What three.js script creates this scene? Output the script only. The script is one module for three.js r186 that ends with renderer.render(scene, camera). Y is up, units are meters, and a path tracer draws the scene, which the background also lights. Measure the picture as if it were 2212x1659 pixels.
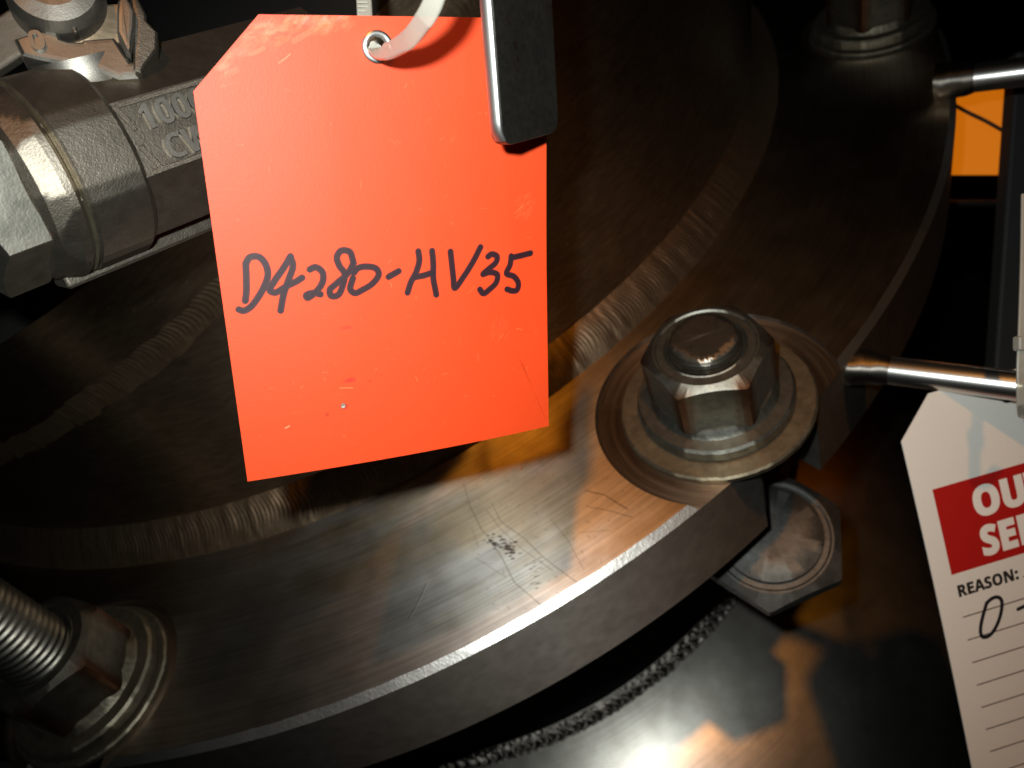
import * as THREE from 'three';
import { mergeGeometries, toCreasedNormals } from 'three/addons/utils/BufferGeometryUtils.js';
import { TessellateModifier } from 'three/addons/modifiers/TessellateModifier.js';
import { RoundedBoxGeometry } from 'three/addons/geometries/RoundedBoxGeometry.js';
import { TextGeometry } from 'three/addons/geometries/TextGeometry.js';
import { FontLoader } from 'three/addons/loaders/FontLoader.js';
import { Brush, Evaluator, SUBTRACTION } from 'three-bvh-csg';

// ------------------------------------------------------------------ camera, lamps, exposure
const scene = new THREE.Scene();
scene.background = new THREE.Color(0x000000);
const camera = new THREE.PerspectiveCamera(49.77, 4 / 3, 0.01, 30);
camera.position.set(0, 1.3, 0);
camera.rotation.x = THREE.MathUtils.degToRad(-18.56);
camera.focus = 0.2; camera.userData.fStop = 21;
camera.updateMatrixWorld(true);
scene.add(camera);
const V = (x, y, z) => new THREE.Vector3(x, y, z);
const toWorld = (c) => c.clone().applyMatrix4(camera.matrixWorld);          // a point measured from the lens
const dirWorld = (c) => c.clone().applyQuaternion(camera.quaternion).normalize();

const renderer = new THREE.WebGLRenderer({ antialias: true });
renderer.toneMapping = THREE.LinearToneMapping;
renderer.toneMappingExposure = 1.0;
renderer.shadowMap.enabled = true;

const FLASH_AT = V(-0.02, 0.021, 0.0), FLASH_POWER = 0.31, FLASH_COLOR = [0.88, 0.96, 0.94];
const flash = new THREE.SpotLight(0xffffff, FLASH_POWER, 0, 0.94, 1.0, 2);
flash.color.setRGB(...FLASH_COLOR);
flash.position.copy(toWorld(FLASH_AT));
flash.target.position.copy(toWorld(V(0.008, 0.03, -0.3)));
flash.shadow.radius = 0.22; flash.castShadow = true; flash.shadow.camera.near = 0.01; flash.shadow.mapSize.set(2048, 2048);
scene.add(flash, flash.target);

const WARM_DIR = V(-0.143, 0.576, 0.805).normalize(), WARM_DIST = 2.6, WARM_COLOR = [1.0, 0.37, 0.03];
const WARM_TARGET = V(0.083, -0.033, -0.33), WARM_AT = WARM_TARGET.clone().addScaledVector(WARM_DIR, WARM_DIST);
const warm = new THREE.SpotLight(0xffffff, 5.4, 0, 0.092, 1.0, 2);
warm.color.setRGB(...WARM_COLOR);
warm.position.copy(toWorld(WARM_AT));
warm.target.position.copy(toWorld(WARM_TARGET));
warm.shadow.radius = 2.3; warm.castShadow = true; warm.shadow.mapSize.set(2048, 2048);
scene.add(warm, warm.target);

// ------------------------------------------------------------------ frames of reference
const F_PX = 1788, CX = 1106, CY = 829.5;
const at = (x, y, d) => V((x - CX) / F_PX * d, -(y - CY) / F_PX * d, -d);   // a sight line's point at a measured distance
const N = V(-0.3, 0.65, 0.698212).normalize();                              // the flange's axis
const U = V(0, 1, 0).cross(N).normalize(), VV = N.clone().cross(U);
const O = V(-0.14676, 0.15596, -0.58063);                                   // the flange's centre
const flangePoint = (r, deg, h) => { const a = deg * Math.PI / 180; return O.clone().addScaledVector(U, r * Math.cos(a)).addScaledVector(VV, r * Math.sin(a)).addScaledVector(N, h); };
function frame(o, p, X, Y, Z) {                                             // all measured from the lens
  o.position.copy(toWorld(p));
  o.quaternion.setFromRotationMatrix(new THREE.Matrix4().makeBasis(dirWorld(X), dirWorld(Y), dirWorld(Z)));
  return o;
}
const onFlange = (o, r, deg, h, spin = 0) => {
  frame(o, flangePoint(r, deg, h), U, N, VV.clone().negate());
  o.rotateY((deg + spin) * Math.PI / 180);
  return o;
};
const upright = (o, p) => { o.position.copy(toWorld(p)); o.quaternion.copy(camera.quaternion); return o; };

const used = {};
const numbered = (n) => { used[n] = (used[n] ?? -1) + 1; return used[n] ? `${n}_${String(used[n]).padStart(3, '0')}` : n; };
function thing(name, label, category, group, kind) {
  const o = new THREE.Group(); o.name = numbered(name); scene.add(o);
  o.userData = { label, category };
  if (group) o.userData.group = group;
  if (kind) o.userData.kind = kind;
  return o;
}
function part(name, g, m, parent, label) {
  const o = new THREE.Mesh(g, m); o.name = name; o.castShadow = o.receiveShadow = true; parent.add(o);
  if (label) o.userData.label = label;
  return o;
}

// ------------------------------------------------------------------ noise and textures
let seed = 12345;
const rnd = () => { seed = (seed * 1664525 + 1013904223) >>> 0; return seed / 4294967296; };
const hash = (x, y, s) => { let h = (x * 374761393 + y * 668265263 + s * 2147483647) | 0; h = Math.imul(h ^ (h >>> 13), 1274126177); h ^= h >>> 16; return (h >>> 0) / 4294967296; };
function vnoise(x, y, px, py, s) {                                          // tiling value noise
  const x0 = Math.floor(x), y0 = Math.floor(y), fx = x - x0, fy = y - y0;
  const sx = fx * fx * (3 - 2 * fx), sy = fy * fy * (3 - 2 * fy), m = (a, b) => ((a % b) + b) % b;
  const a = hash(m(x0, px), m(y0, py), s), b = hash(m(x0 + 1, px), m(y0, py), s), c = hash(m(x0, px), m(y0 + 1, py), s), d = hash(m(x0 + 1, px), m(y0 + 1, py), s);
  return a + (b - a) * sx + (c - a) * sy + (a - b - c + d) * sx * sy;
}
function fbm(u, v, fx, fy, oct, s) { let t = 0, a = 0.5, n = 0; for (let i = 0; i < oct; i++) { t += a * vnoise(u * fx, v * fy, fx, fy, s + i); n += a; a *= 0.55; fx *= 2; fy *= 2; } return t / n; }
const noise1 = (x, s) => vnoise(x, 0.5, 1e6, 1e6, s);
function dataTex(w, h, fn, srgb) {
  const d = new Uint8Array(w * h * 4);
  for (let j = 0; j < h; j++) for (let i = 0; i < w; i++) {
    const c = fn(i / w, j / h), k = (j * w + i) * 4;
    d[k] = 255 * Math.min(1, Math.max(0, c[0])); d[k + 1] = 255 * Math.min(1, Math.max(0, c[1])); d[k + 2] = 255 * Math.min(1, Math.max(0, c[2])); d[k + 3] = 255;
  }
  const t = new THREE.DataTexture(d, w, h); t.wrapS = t.wrapT = THREE.RepeatWrapping; t.magFilter = THREE.LinearFilter; t.minFilter = THREE.LinearMipmapLinearFilter; t.generateMipmaps = true;
  if (srgb) t.colorSpace = THREE.SRGBColorSpace;
  t.needsUpdate = true; return t;
}
const g1 = (x) => [x, x, x];
const rep = (t, x, y) => { const c = t.clone(); c.repeat.set(x, y); c.needsUpdate = true; return c; };
const castGrain = dataTex(512, 512, (u, v) => g1(0.65 * fbm(u, v, 150, 150, 2, 3) + 0.35 * fbm(u, v, 50, 50, 2, 9)));
const streaks = dataTex(512, 1024, (u, v) => g1(0.5 * fbm(u, v, 5, 260, 2, 21) + 0.3 * fbm(u, v, 2, 90, 2, 33) + 0.2 * fbm(u, v, 40, 300, 2, 44)));
const mottle = dataTex(512, 512, (u, v) => { const a = fbm(u, v, 5, 5, 6, 51), b = fbm(u, v, 24, 24, 4, 71), t = 0.70 + 0.22 * (a - 0.5) + 0.30 * (b - 0.5); return [t + 0.03, t, t - 0.035]; });
const rusty = dataTex(512, 512, (u, v) => {
  const a = fbm(u, v, 4, 4, 6, 151), b = fbm(u, v, 30, 30, 4, 171), r = Math.min(1, Math.max(0, (a * 0.55 + b * 0.55 - 0.60) * 4)), t = 0.62 + 0.5 * (b - 0.5);
  return [t * (1 - r) + 0.34 * r, t * 0.98 * (1 - r) + 0.16 * r, t * 0.92 * (1 - r) + 0.08 * r];
});
const streakTint = dataTex(512, 512, (u, v) => { const a = fbm(u, v, 4, 60, 4, 401), b = fbm(u, v, 6, 8, 4, 411), t = 0.25 + 0.9 * a * (0.4 + b); return [t + 0.04, t, t - 0.04]; });
const roughBlotch = dataTex(512, 512, (u, v) => g1(0.85 + 0.22 * (fbm(u, v, 7, 7, 6, 91) - 0.5)));

const pipeMap = (() => {                                                    // brown oxide with pale specks and short pale and dark marks
  const cv = document.createElement('canvas'); cv.width = cv.height = 1024; const c = cv.getContext('2d'), im = c.createImageData(1024, 1024);
  for (let j = 0; j < 1024; j++) for (let i = 0; i < 1024; i++) { const u = i / 1024, v = j / 1024, t = 150 + 40 * (fbm(u, v, 6, 6, 5, 501) - 0.5) + 46 * (fbm(u, v, 50, 160, 3, 511) - 0.5), k = (j * 1024 + i) * 4; im.data[k] = t + 5; im.data[k + 1] = t; im.data[k + 2] = t - 7; im.data[k + 3] = 255; }
  c.putImageData(im, 0, 0); c.lineCap = 'round';
  for (let k = 0; k < 900; k++) { const x = rnd() * 1024, y = rnd() * 1024, a = rnd() * 3.14, l = 14 * rnd() * rnd() * rnd(); c.strokeStyle = rnd() < 0.75 ? `rgba(255,250,240,${0.25 + 0.6 * rnd()})` : 'rgba(40,30,25,0.6)'; c.lineWidth = 0.8 + 1.6 * rnd() * rnd(); c.beginPath(); c.moveTo(x, y); c.lineTo(x + l * Math.cos(a) + 0.5, y + l * Math.sin(a)); c.stroke(); }
  const t = new THREE.CanvasTexture(cv); t.wrapS = t.wrapT = THREE.RepeatWrapping; t.colorSpace = THREE.SRGBColorSpace; return t;
})();
const metal = (color, roughness, o = {}) => { const m = new THREE.MeshPhysicalMaterial({ roughness, metalness: 1, ...o }); m.color.setRGB(...color); return m; };
const M = {
  rim: metal([0.36, 0.335, 0.31], 0.5, { map: mottle, bumpMap: rep(streaks, 1, 1), bumpScale: 0.00002, anisotropy: 0.8, anisotropyRotation: Math.PI / 2 }),
  spot: metal([0.34, 0.265, 0.20], 0.5, { map: rep(streakTint, 1, 1), bumpMap: rep(streaks, 1, 1), bumpScale: 0.00006, anisotropy: 0.5, anisotropyRotation: Math.PI / 2 }),
  chamfer: metal([0.60, 0.58, 0.55], 0.34, { bumpMap: castGrain, bumpScale: 0.00006 }),
  pipe: metal([0.92, 0.73, 0.55], 0.46, { map: pipeMap, bumpMap: rep(streaks, 1, 1), bumpScale: 0.00002, roughnessMap: roughBlotch, anisotropy: 0.62, anisotropyRotation: Math.PI / 2 }),
  weld: metal([0.32, 0.23, 0.155], 0.46, { map: rep(mottle, 4, 4) }),
  nut: metal([0.28, 0.28, 0.26], 0.48, { map: rusty, bumpMap: castGrain, bumpScale: 0.00005 }),
  nutRust: metal([0.30, 0.30, 0.275], 0.48, { map: rusty, bumpMap: castGrain, bumpScale: 0.00005, vertexColors: true }),
  nutDark: metal([0.19, 0.175, 0.15], 0.5, { map: rusty, bumpMap: castGrain, bumpScale: 0.00006, vertexColors: true }),
  washerDark: metal([0.30, 0.26, 0.205], 0.52, { map: rusty, bumpMap: castGrain, bumpScale: 0.00006 }),
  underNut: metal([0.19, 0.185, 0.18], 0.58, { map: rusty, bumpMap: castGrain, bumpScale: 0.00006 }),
  washer: metal([0.48, 0.415, 0.31], 0.5, { map: rusty, bumpMap: castGrain, bumpScale: 0.00005 }),
  stud: metal([0.38, 0.355, 0.32], 0.42, { map: rusty, bumpMap: castGrain, bumpScale: 0.00003 }),
  cast: metal([0.225, 0.20, 0.17], 0.5, { map: rep(mottle, 2, 2), bumpMap: rep(castGrain, 3, 3), bumpScale: 0.00007 }),
  castBright: metal([0.34, 0.325, 0.30], 0.48, { map: mottle, bumpMap: rep(castGrain, 3, 3), bumpScale: 0.00003 }),
  hexBright: metal([0.42, 0.40, 0.36], 0.42, { map: rusty, bumpMap: rep(castGrain, 2, 2), bumpScale: 0.00003 }),
  rod: metal([0.62, 0.60, 0.57], 0.3, { bumpMap: rep(streaks, 1, 1), bumpScale: 0.00001 }),
  shell: metal([0.54, 0.52, 0.49], 0.38, { map: mottle, roughnessMap: roughBlotch, bumpMap: rep(streaks, 1, 1), bumpScale: 0.00003 }),
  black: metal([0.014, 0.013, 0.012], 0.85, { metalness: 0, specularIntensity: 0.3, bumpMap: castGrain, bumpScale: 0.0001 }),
  dark: metal([0.02, 0.019, 0.018], 0.7, { metalness: 0 }),
  lever: metal([0.26, 0.25, 0.235], 0.44, { map: rep(rusty, 3, 3), bumpMap: castGrain, bumpScale: 0.00005 }),
  leverLitEdge: metal([0.5, 0.49, 0.47], 0.42),  // lighter than the lever face: flash glare put into the edge colour
  tie: new THREE.MeshPhysicalMaterial({ color: 0xccc8bc, roughness: 0.42, transmission: 0.55, thickness: 0, side: THREE.DoubleSide }),
  grommet: metal([0.60, 0.60, 0.58], 0.35),
};

// ------------------------------------------------------------------ geometry helpers
const TAU = Math.PI * 2;
function gridGeo(nu, nv, fn, close) {                                       // fn(u, v) -> [x, y, z, s, t]
  const pos = [], uv = [], idx = [];
  for (let j = 0; j <= nv; j++) for (let i = 0; i <= nu; i++) { const p = fn(i / nu, j / nv); pos.push(p[0], p[1], p[2]); uv.push(p[3] ?? i / nu, p[4] ?? j / nv); }
  for (let j = 0; j < nv; j++) for (let i = 0; i < nu; i++) { const a = j * (nu + 1) + i, b = a + 1, c = a + nu + 1, d = c + 1; idx.push(a, b, d, a, d, c); }
  const g = new THREE.BufferGeometry();
  g.setAttribute('position', new THREE.Float32BufferAttribute(pos, 3)); g.setAttribute('uv', new THREE.Float32BufferAttribute(uv, 2)); g.setIndex(idx); g.computeVertexNormals();
  if (close) {                                                              // one smooth seam where the grid meets itself
    const n = g.attributes.normal;
    for (let j = 0; j <= nv; j++) { const a = j * (nu + 1), b = a + nu; const v = V(n.getX(a) + n.getX(b), n.getY(a) + n.getY(b), n.getZ(a) + n.getZ(b)).normalize(); n.setXYZ(a, v.x, v.y, v.z); n.setXYZ(b, v.x, v.y, v.z); }
  }
  return g;
}
// a turned shape about the y axis, profile [[r, h], ...], sharp where the profile bends more than crease; uv in metres
function turned(profile, seg = 96, crease = 0.45, wob = 0) {
  const p = profile.map(([r, h]) => new THREE.Vector2(r, h));
  let g = new THREE.LatheGeometry(p, seg);
  if (wob) { const a = g.attributes.position; for (let i = 0; i < a.count; i++) { const x = a.getX(i), y = a.getY(i), z = a.getZ(i), t = Math.atan2(z, x) * 40; const k = 1 + wob * (noise1(t + 500, 5) - 0.5) / Math.max(0.005, Math.hypot(x, z)); a.setXYZ(i, x * k, y + wob * 0.5 * (noise1(t * 1.7 + 900, 8) - 0.5), z * k); } }
  { const a = g.attributes.position, uv = g.attributes.uv, n = p.length; let L = 0; const ls = p.map((q, i) => (L += i ? q.distanceTo(p[i - 1]) : 0)), rm = Math.max(...p.map((q) => q.x)); for (let i = 0; i < a.count; i++) uv.setXY(i, Math.floor(i / n) / seg * TAU * rm * 10, ls[i % n] * 10); }
  return toCreasedNormals(g, crease);
}
function metricUV(g) {                                                      // box-like uv in units of 10 cm
  const p = g.attributes.position, n = g.attributes.normal, uv = [];
  for (let i = 0; i < p.count; i++) {
    const x = p.getX(i) * 10, y = p.getY(i) * 10, z = p.getZ(i) * 10, ax = Math.abs(n.getX(i)), ay = Math.abs(n.getY(i)), az = Math.abs(n.getZ(i));
    if (ay >= ax && ay >= az) uv.push(x, z); else if (ax > az) uv.push(z, y); else uv.push(x, y);
  }
  g.setAttribute('uv', new THREE.Float32BufferAttribute(uv, 2)); return g;
}
function hexGeo(af, H, hole, bottomChamfer = false) {                       // hexagon nut with turned chamfers, axis y, base at y = 0
  const a = af / 2, seg = 144, rh = (t) => { const k = ((t % (TAU / 6)) + TAU / 6) % (TAU / 6) - TAU / 12; return Math.min(a / Math.cos(k), a * 1.143); };
  const tc = 0.55, ck = 0.90, rings = [
    (t) => [hole, 0], (t) => [bottomChamfer ? a * 0.97 : rh(t) * 0.985, 0], (t) => [rh(t), bottomChamfer ? 0.0003 + (rh(t) - a * 0.97) * tc : 0.0005],
    (t) => [rh(t), H - (rh(t) - a * ck) * tc - 0.0003], (t) => [a * ck, H], (t) => [a * (ck - 0.03), H], (t) => [a * (ck - 0.06), H - 0.0006], (t) => [a * (ck - 0.18), H - 0.0003], (t) => [hole + 0.0015, H], (t) => [hole, H - 0.0015], (t) => [hole, 0]];
  const pos = [], idx = [];
  rings.forEach((f, j) => { for (let i = 0; i <= seg; i++) { const t = i / seg * TAU, [r, y] = f(t); pos.push(r * Math.cos(t), y, -r * Math.sin(t)); } });
  for (let j = 0; j < rings.length - 1; j++) for (let i = 0; i < seg; i++) { const q = j * (seg + 1) + i, b = q + 1, c = q + seg + 1, d = c + 1; idx.push(q, b, d, q, d, c); }
  const col = [];                                                           // brown rust along the six corners
  for (let i = 0; i < pos.length; i += 3) { const t = Math.atan2(-pos[i + 2], pos[i]), r = Math.hypot(pos[i], pos[i + 2]), w = Math.max(0, Math.min(1, (r / a - 1.045) * 16 + (noise1(t * 30 + pos[i + 1] * 900 + 99, 31) - 0.5) * 0.9)); col.push(1 - 0.45 * w, 1 - 0.72 * w, 1 - 0.82 * w); }
  const g = new THREE.BufferGeometry(); g.setAttribute('position', new THREE.Float32BufferAttribute(pos, 3)); g.setAttribute('color', new THREE.Float32BufferAttribute(col, 3)); g.setIndex(idx); g.computeVertexNormals();
  return metricUV(toCreasedNormals(g, 0.35));
}
function threaded(r, L, pitch, depth) {                                     // a helical thread, axis y from 0 to L, with a chamfered end
  const nv = Math.round(L / pitch * 10);
  return gridGeo(64, nv, (u, v) => {
    const t = u * TAU, y = v * L, ph = ((y / pitch + u) % 1 + 1) % 1, tri = Math.abs(ph * 2 - 1), end = Math.max(0, y - (L - 0.002));
    const rr = r - depth * Math.min(1, tri * 1.15) * (0.93 + 0.07 * noise1(y * 900 + u * 9, 3)) - end * 0.8;
    return [rr * Math.cos(t), y, -rr * Math.sin(t), u * 0.8, y * 10];
  }, true);
}
// weld bead: path(s) gives point, out (away from the metal) and across; half width w, height b, ripple pitch
function weldBead(len, path, w, b, pitch, amp, per = 7, nc = 12, s0 = 1) {
  const n = Math.round(len / pitch * per);
  return gridGeo(n, nc, (u, v) => {
    const { p, out, across, tw = 1 } = path(u), c = v * 2 - 1, s = u * len;
    const wv = w * tw * (1 + 0.16 * (noise1(s * 160, 11 + s0) - 0.5) + 0.10 * (noise1(s * 520, 12 + s0) - 0.5)), mid = 0.0012 * (noise1(s * 110, 13 + s0) - 0.5);
    const cm = c - 0.35 * (noise1(s * 70, 20 + s0) - 0.5), ph = s / pitch + 2.6 * cm * cm + 0.7 * (noise1(s * 200, 14 + s0) - 0.5), f = ph - Math.floor(ph);
    const edge = 1 - Math.pow(Math.abs(c), 4), live = 0.25 + 1.1 * noise1(s * 24, 16 + s0), rip = amp * edge * live * (Math.pow(Math.sin(Math.PI * Math.pow(f, 0.6)), 2) - 0.5);
    const z = b * (1 - c * c) * (0.85 + 0.3 * noise1(s * 90, 17 + s0)) + rip + 0.0003 * (noise1(s * 420, 18 + s0) - 0.5) * edge + 0.00035 * (vnoise(s * 190, c * 2.2 + 5, 1e6, 1e6, 19 + s0) - 0.5) * edge - 0.0002;
    const q = p.clone().addScaledVector(across, c * wv + mid).addScaledVector(out, z);
    return [q.x, q.y, q.z, s * 10, c * wv * 10];
  });
}
function ribbon(points, widths, w, t, up) {                                 // flat strap along a curve; widths = across directions at the points
  const curve = new THREE.CatmullRomCurve3(points, false, 'centripetal'), n = 90, sec = [[-1, -0.55], [-0.86, -1], [0.86, -1], [1, -0.55], [1, 0.55], [0.86, 1], [-0.86, 1], [-1, 0.55], [-1, -0.55]];
  return gridGeo(sec.length - 1, n, (u, v) => {
    const p = curve.getPoint(v), tan = curve.getTangent(v), k = v * (widths.length - 1), i = Math.min(widths.length - 2, Math.floor(k));
    const a = widths[i].clone().lerp(widths[i + 1], k - i); a.addScaledVector(tan, -a.dot(tan)).normalize();
    const b = tan.clone().cross(a), s = sec[Math.round(u * (sec.length - 1))];
    p.addScaledVector(a, s[0] * w / 2).addScaledVector(b, s[1] * t / 2);
    return [p.x, p.y, p.z];
  });
}
const shapeOf = (pts) => { const s = new THREE.Shape(); pts.forEach(([x, y], i) => (i ? s.lineTo(x, y) : s.moveTo(x, y))); s.closePath(); return s; };
function slab(pts, depth, bevel) {                                          // outline in metres, thickness towards -z, rounded edges
  const g = new THREE.ExtrudeGeometry(shapeOf(pts), { depth: depth - 2 * bevel, bevelEnabled: true, bevelSize: bevel, bevelThickness: bevel, bevelOffset: -bevel, bevelSegments: 3, curveSegments: 6 });
  g.translate(0, 0, -depth + bevel); return metricUV(toCreasedNormals(g, 0.5));
}

// ------------------------------------------------------------------ the flange with its pipe (origin at its centre, y along its axis)
const BOLTS = [[0.3755, -34.8, 0.0495], [0.372, -78, 0.038], [0.372, 10.3, 0.038], [0.374, 51, 0.038], [0.374, -121, 0.038]];
const flange = thing('pipe_flange', 'large brushed steel pipe flange with notched rim and welded pipe', 'pipe flange');
frame(flange, O, U, N, VV.clone().negate());
const R1 = 0.405, RP = 0.305, TH = 0.05;
{
  const prof = [[0.29, -TH], [R1 - 0.0006, -TH], [R1, -TH + 0.0006], [R1, -0.0022], [R1 - 0.0031, 0], [0.29, 0], [0.29, -TH]];
  const lathe = new THREE.LatheGeometry(prof.map(([r, h]) => new THREE.Vector2(r, h)), 600);
  { const a = lathe.attributes.position; for (let i = 0; i < a.count; i++) { const x = a.getX(i), y = a.getY(i), z = a.getZ(i), r = Math.hypot(x, z); if (y > -0.003 && y < -0.001) { const t = Math.atan2(z, x); const k = 0.00035 * (noise1(t * 60 + 300, 5) - 0.5) + 0.0006 * (noise1(t * 9 + 300, 6) - 0.5); a.setY(i, y + k); } else if (y > -0.001 && r > 0.3) { const t = Math.atan2(z, x); const k = 1 + (0.0005 * (noise1(t * 80 + 300, 7) - 0.5)) / r; a.setXYZ(i, x * k, y, z * k); } } }
  const ev = new Evaluator(); ev.useGroups = false;
  let b = new Brush(lathe);
  b.updateMatrixWorld();
  for (const [r, deg, sr] of BOLTS) {
    const a = deg * Math.PI / 180, bx = r * Math.cos(a), bz = -r * Math.sin(a);
    const spot = new Brush(new THREE.CylinderGeometry(sr, sr, 0.02, 96)); spot.position.set(bx, 0.01 - 0.0024, bz); spot.updateMatrixWorld();
    const slotA = (deg + (deg === -34.8 ? 0.9 : 0)) * Math.PI / 180;
    const slot = new Brush(new THREE.BoxGeometry(0.1, 0.2, 0.035)); slot.rotation.y = slotA; slot.position.set((r + 0.05) * Math.cos(slotA), 0, -(r + 0.05) * Math.sin(slotA)); slot.updateMatrixWorld();
    b = ev.evaluate(b, spot, SUBTRACTION); b = ev.evaluate(b, slot, SUBTRACTION);
  }
  const g = toCreasedNormals(b.geometry.index ? b.geometry : b.geometry, 0.25), P = g.attributes.position, Q = g.attributes.normal;
  const spots = BOLTS.map(() => ({ p: [], n: [], uv: [] })), top = { p: [], n: [], uv: [] }, edge = { p: [], n: [], uv: [] }, rest = { p: [], n: [], uv: [] };
  for (let i = 0; i < P.count; i += 3) {
    const ny = (Q.getY(i) + Q.getY(i + 1) + Q.getY(i + 2)) / 3, isTop = ny > 0.97 && P.getY(i) > -0.001, my = (P.getY(i) + P.getY(i + 1) + P.getY(i + 2)) / 3, d = isTop ? top : ny > 0.35 && ny < 0.95 && my > -0.004 ? edge : ny > 0.97 && my > -0.01 ? spots[BOLTS.map(([br, bd]) => Math.hypot(P.getX(i) - br * Math.cos(bd * Math.PI / 180), P.getZ(i) + br * Math.sin(bd * Math.PI / 180))).reduce((m, q, k, l) => (q < l[m] ? k : m), 0)] : rest;
    for (let k = i; k < i + 3; k++) {
      const x = P.getX(k), y = P.getY(k), z = P.getZ(k), r = Math.hypot(x, z), t = Math.atan2(-z, x);
      d.p.push(x, y, z); d.n.push(Q.getX(k), Q.getY(k), Q.getZ(k));
      if (spots.includes(d)) { const [br, bd] = BOLTS[spots.indexOf(d)], dx = x - br * Math.cos(bd * Math.PI / 180), dz = z + br * Math.sin(bd * Math.PI / 180); d.uv.push(Math.atan2(dz, dx) * 0.4, Math.hypot(dx, dz) * 14); } else if (isTop) d.uv.push((t * 180 / Math.PI + 90) / 105, (r - 0.30) / 0.11); else d.uv.push(t * 0.4 * 10, ny > 0.6 ? r * 10 : y * 10);
    }
  }
  const mk = (d) => { const q = new THREE.BufferGeometry(); q.setAttribute('position', new THREE.Float32BufferAttribute(d.p, 3)); q.setAttribute('normal', new THREE.Float32BufferAttribute(d.n, 3)); q.setAttribute('uv', new THREE.Float32BufferAttribute(d.uv, 2)); return q; };

  // colour of the machined face: stains, scratches and pits laid out by angle and radius
  const W = 2048, H = 512, cv = document.createElement('canvas'); cv.width = W; cv.height = H;
  const c = cv.getContext('2d'), im = c.createImageData(W, H);
  for (let j = 0; j < H; j++) for (let i = 0; i < W; i++) {
    const u = i / W, v = j / H, a = fbm(u, v, 9, 3, 5, 201), q = fbm(u, v, 70, 12, 4, 211), s = fbm(u, v, 24, 150, 3, 221), st = Math.min(1, Math.max(0, (a - 0.47) * 5));
    const t = 150 + 26 * (q - 0.5) + 34 * (s - 0.5), k = (j * W + i) * 4;
    im.data[k] = t * (1 - 0.10 * st) + 4; im.data[k + 1] = t * (1 - 0.17 * st); im.data[k + 2] = t * (1 - 0.27 * st) - 3; im.data[k + 3] = 255;
  }
  c.putImageData(im, 0, 0);
  const X = (deg) => (deg + 90) / 105 * W, Y = (mm) => (1 - (mm / 1000 - 0.30) / 0.11) * H;
  c.lineCap = 'round';
  const line = (pts, w, col) => { c.strokeStyle = col; c.lineWidth = w * 0.65; c.beginPath(); pts.forEach(([d, r], i) => (i ? c.lineTo(X(d), Y(r)) : c.moveTo(X(d), Y(r)))); c.stroke(); };
  const ink = 'rgba(62,55,50,';
  line([[-50.96, 333.8], [-51.3, 346], [-51.27, 359.2], [-51.0, 368], [-50.9, 376], [-50.9, 388], [-50.1, 404]], 1.3, ink + '0.55)');
  line([[-49.9, 350], [-49.98, 360.3], [-49.2, 374], [-48.89, 384.4], [-48.0, 402.6]], 1.5, ink + '0.5)');
  line([[-50.4, 352], [-50.2, 364], [-49.6, 378], [-48.8, 392]], 1.2, ink + '0.4)');
  line([[-51.8, 356], [-51.9, 366]], 1.2, ink + '0.35)');
  line([[-47.3, 372], [-47.2, 385], [-47.4, 399]], 1.2, ink + '0.35)');
  line([[-52.3, 370], [-51.2, 384]], 1.1, ink + '0.4)');
  line([[-44.6, 370], [-43.9, 377], [-43.5, 388]], 2.2, ink + '0.6)'); line([[-45.2, 376], [-44.3, 384], [-43.6, 392]], 1.6, ink + '0.5)');
  line([[-46.5, 384], [-45.0, 391]], 1.4, ink + '0.5)');
  for (let k = 0; k < 46; k++) {                                            // the cluster of dark pits
    const q = rnd(), d = -51.3 + 1.3 * q + (rnd() - 0.5) * 0.7, r = 364 + 12 * q + (rnd() - 0.5) * 7;
    line([[d, r], [d + 0.05 + 0.12 * rnd(), r + 0.3 + rnd()]], 2.2 + 3 * rnd(), ink + (0.5 + 0.4 * rnd()) + ')');
  }
  for (let k = 0; k < 26; k++) { const d = -50.2 + 1.1 * rnd(), r = 384 + 12 * rnd(); line([[d, r], [d + 0.12, r + 0.2]], 1.6 + 1.4 * rnd(), ink + (0.3 + 0.4 * rnd()) + ')'); }
  for (let k = 0; k < 150; k++) { const d = -53 + 13 * rnd(), r = 335 + 66 * rnd(), l = 0.4 + 1.6 * rnd(), an = rnd() * 3.14; line([[d, r], [d + 0.16 * l * Math.cos(an), r + l * Math.sin(an)]], 0.8 + 0.8 * rnd(), ink + (0.2 + 0.35 * rnd()) + ')'); }
  for (let k = 0; k < 260; k++) { const d = -85 + 100 * rnd(), r = 325 + 78 * rnd(), l = 0.3 + 1.6 * rnd() * rnd(); line([[d, r], [d + l, r + 0.3 * (rnd() - 0.5)]], 0.7, rnd() < 0.5 ? 'rgba(235,230,220,0.16)' : ink + '0.22)'); }
  line([[-55.55, 370.1], [-56.3, 376], [-57.1, 381.5]], 1.4, ink + '0.7)'); line([[-55.45, 370.3], [-56.2, 376.2], [-57.0, 381.7]], 0.9, 'rgba(245,243,238,0.7)');
  c.fillStyle = 'rgba(150,88,40,0.8)'; c.beginPath(); c.arc(X(-47.0), Y(343), 2.4, 0, 7); c.fill();
  const faceMap = new THREE.CanvasTexture(cv); faceMap.colorSpace = THREE.SRGBColorSpace;
  const bump = dataTex(1024, 512, (u, v) => g1(0.6 * fbm(u, v, 30, 200, 2, 301) + 0.4 * fbm(u, v, 14, 90, 2, 311)));
  M.face = metal([2.05, 2.0, 1.93], 0.50, { map: faceMap, bumpMap: rep(bump, 2, 1), bumpScale: 0.00001, anisotropy: 0.82, anisotropyRotation: Math.PI / 2, roughnessMap: rep(roughBlotch, 6, 1) });
  part('machined_face', mk(top), M.face, flange);
  part('rim', mk(rest), M.rim, flange);
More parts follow.
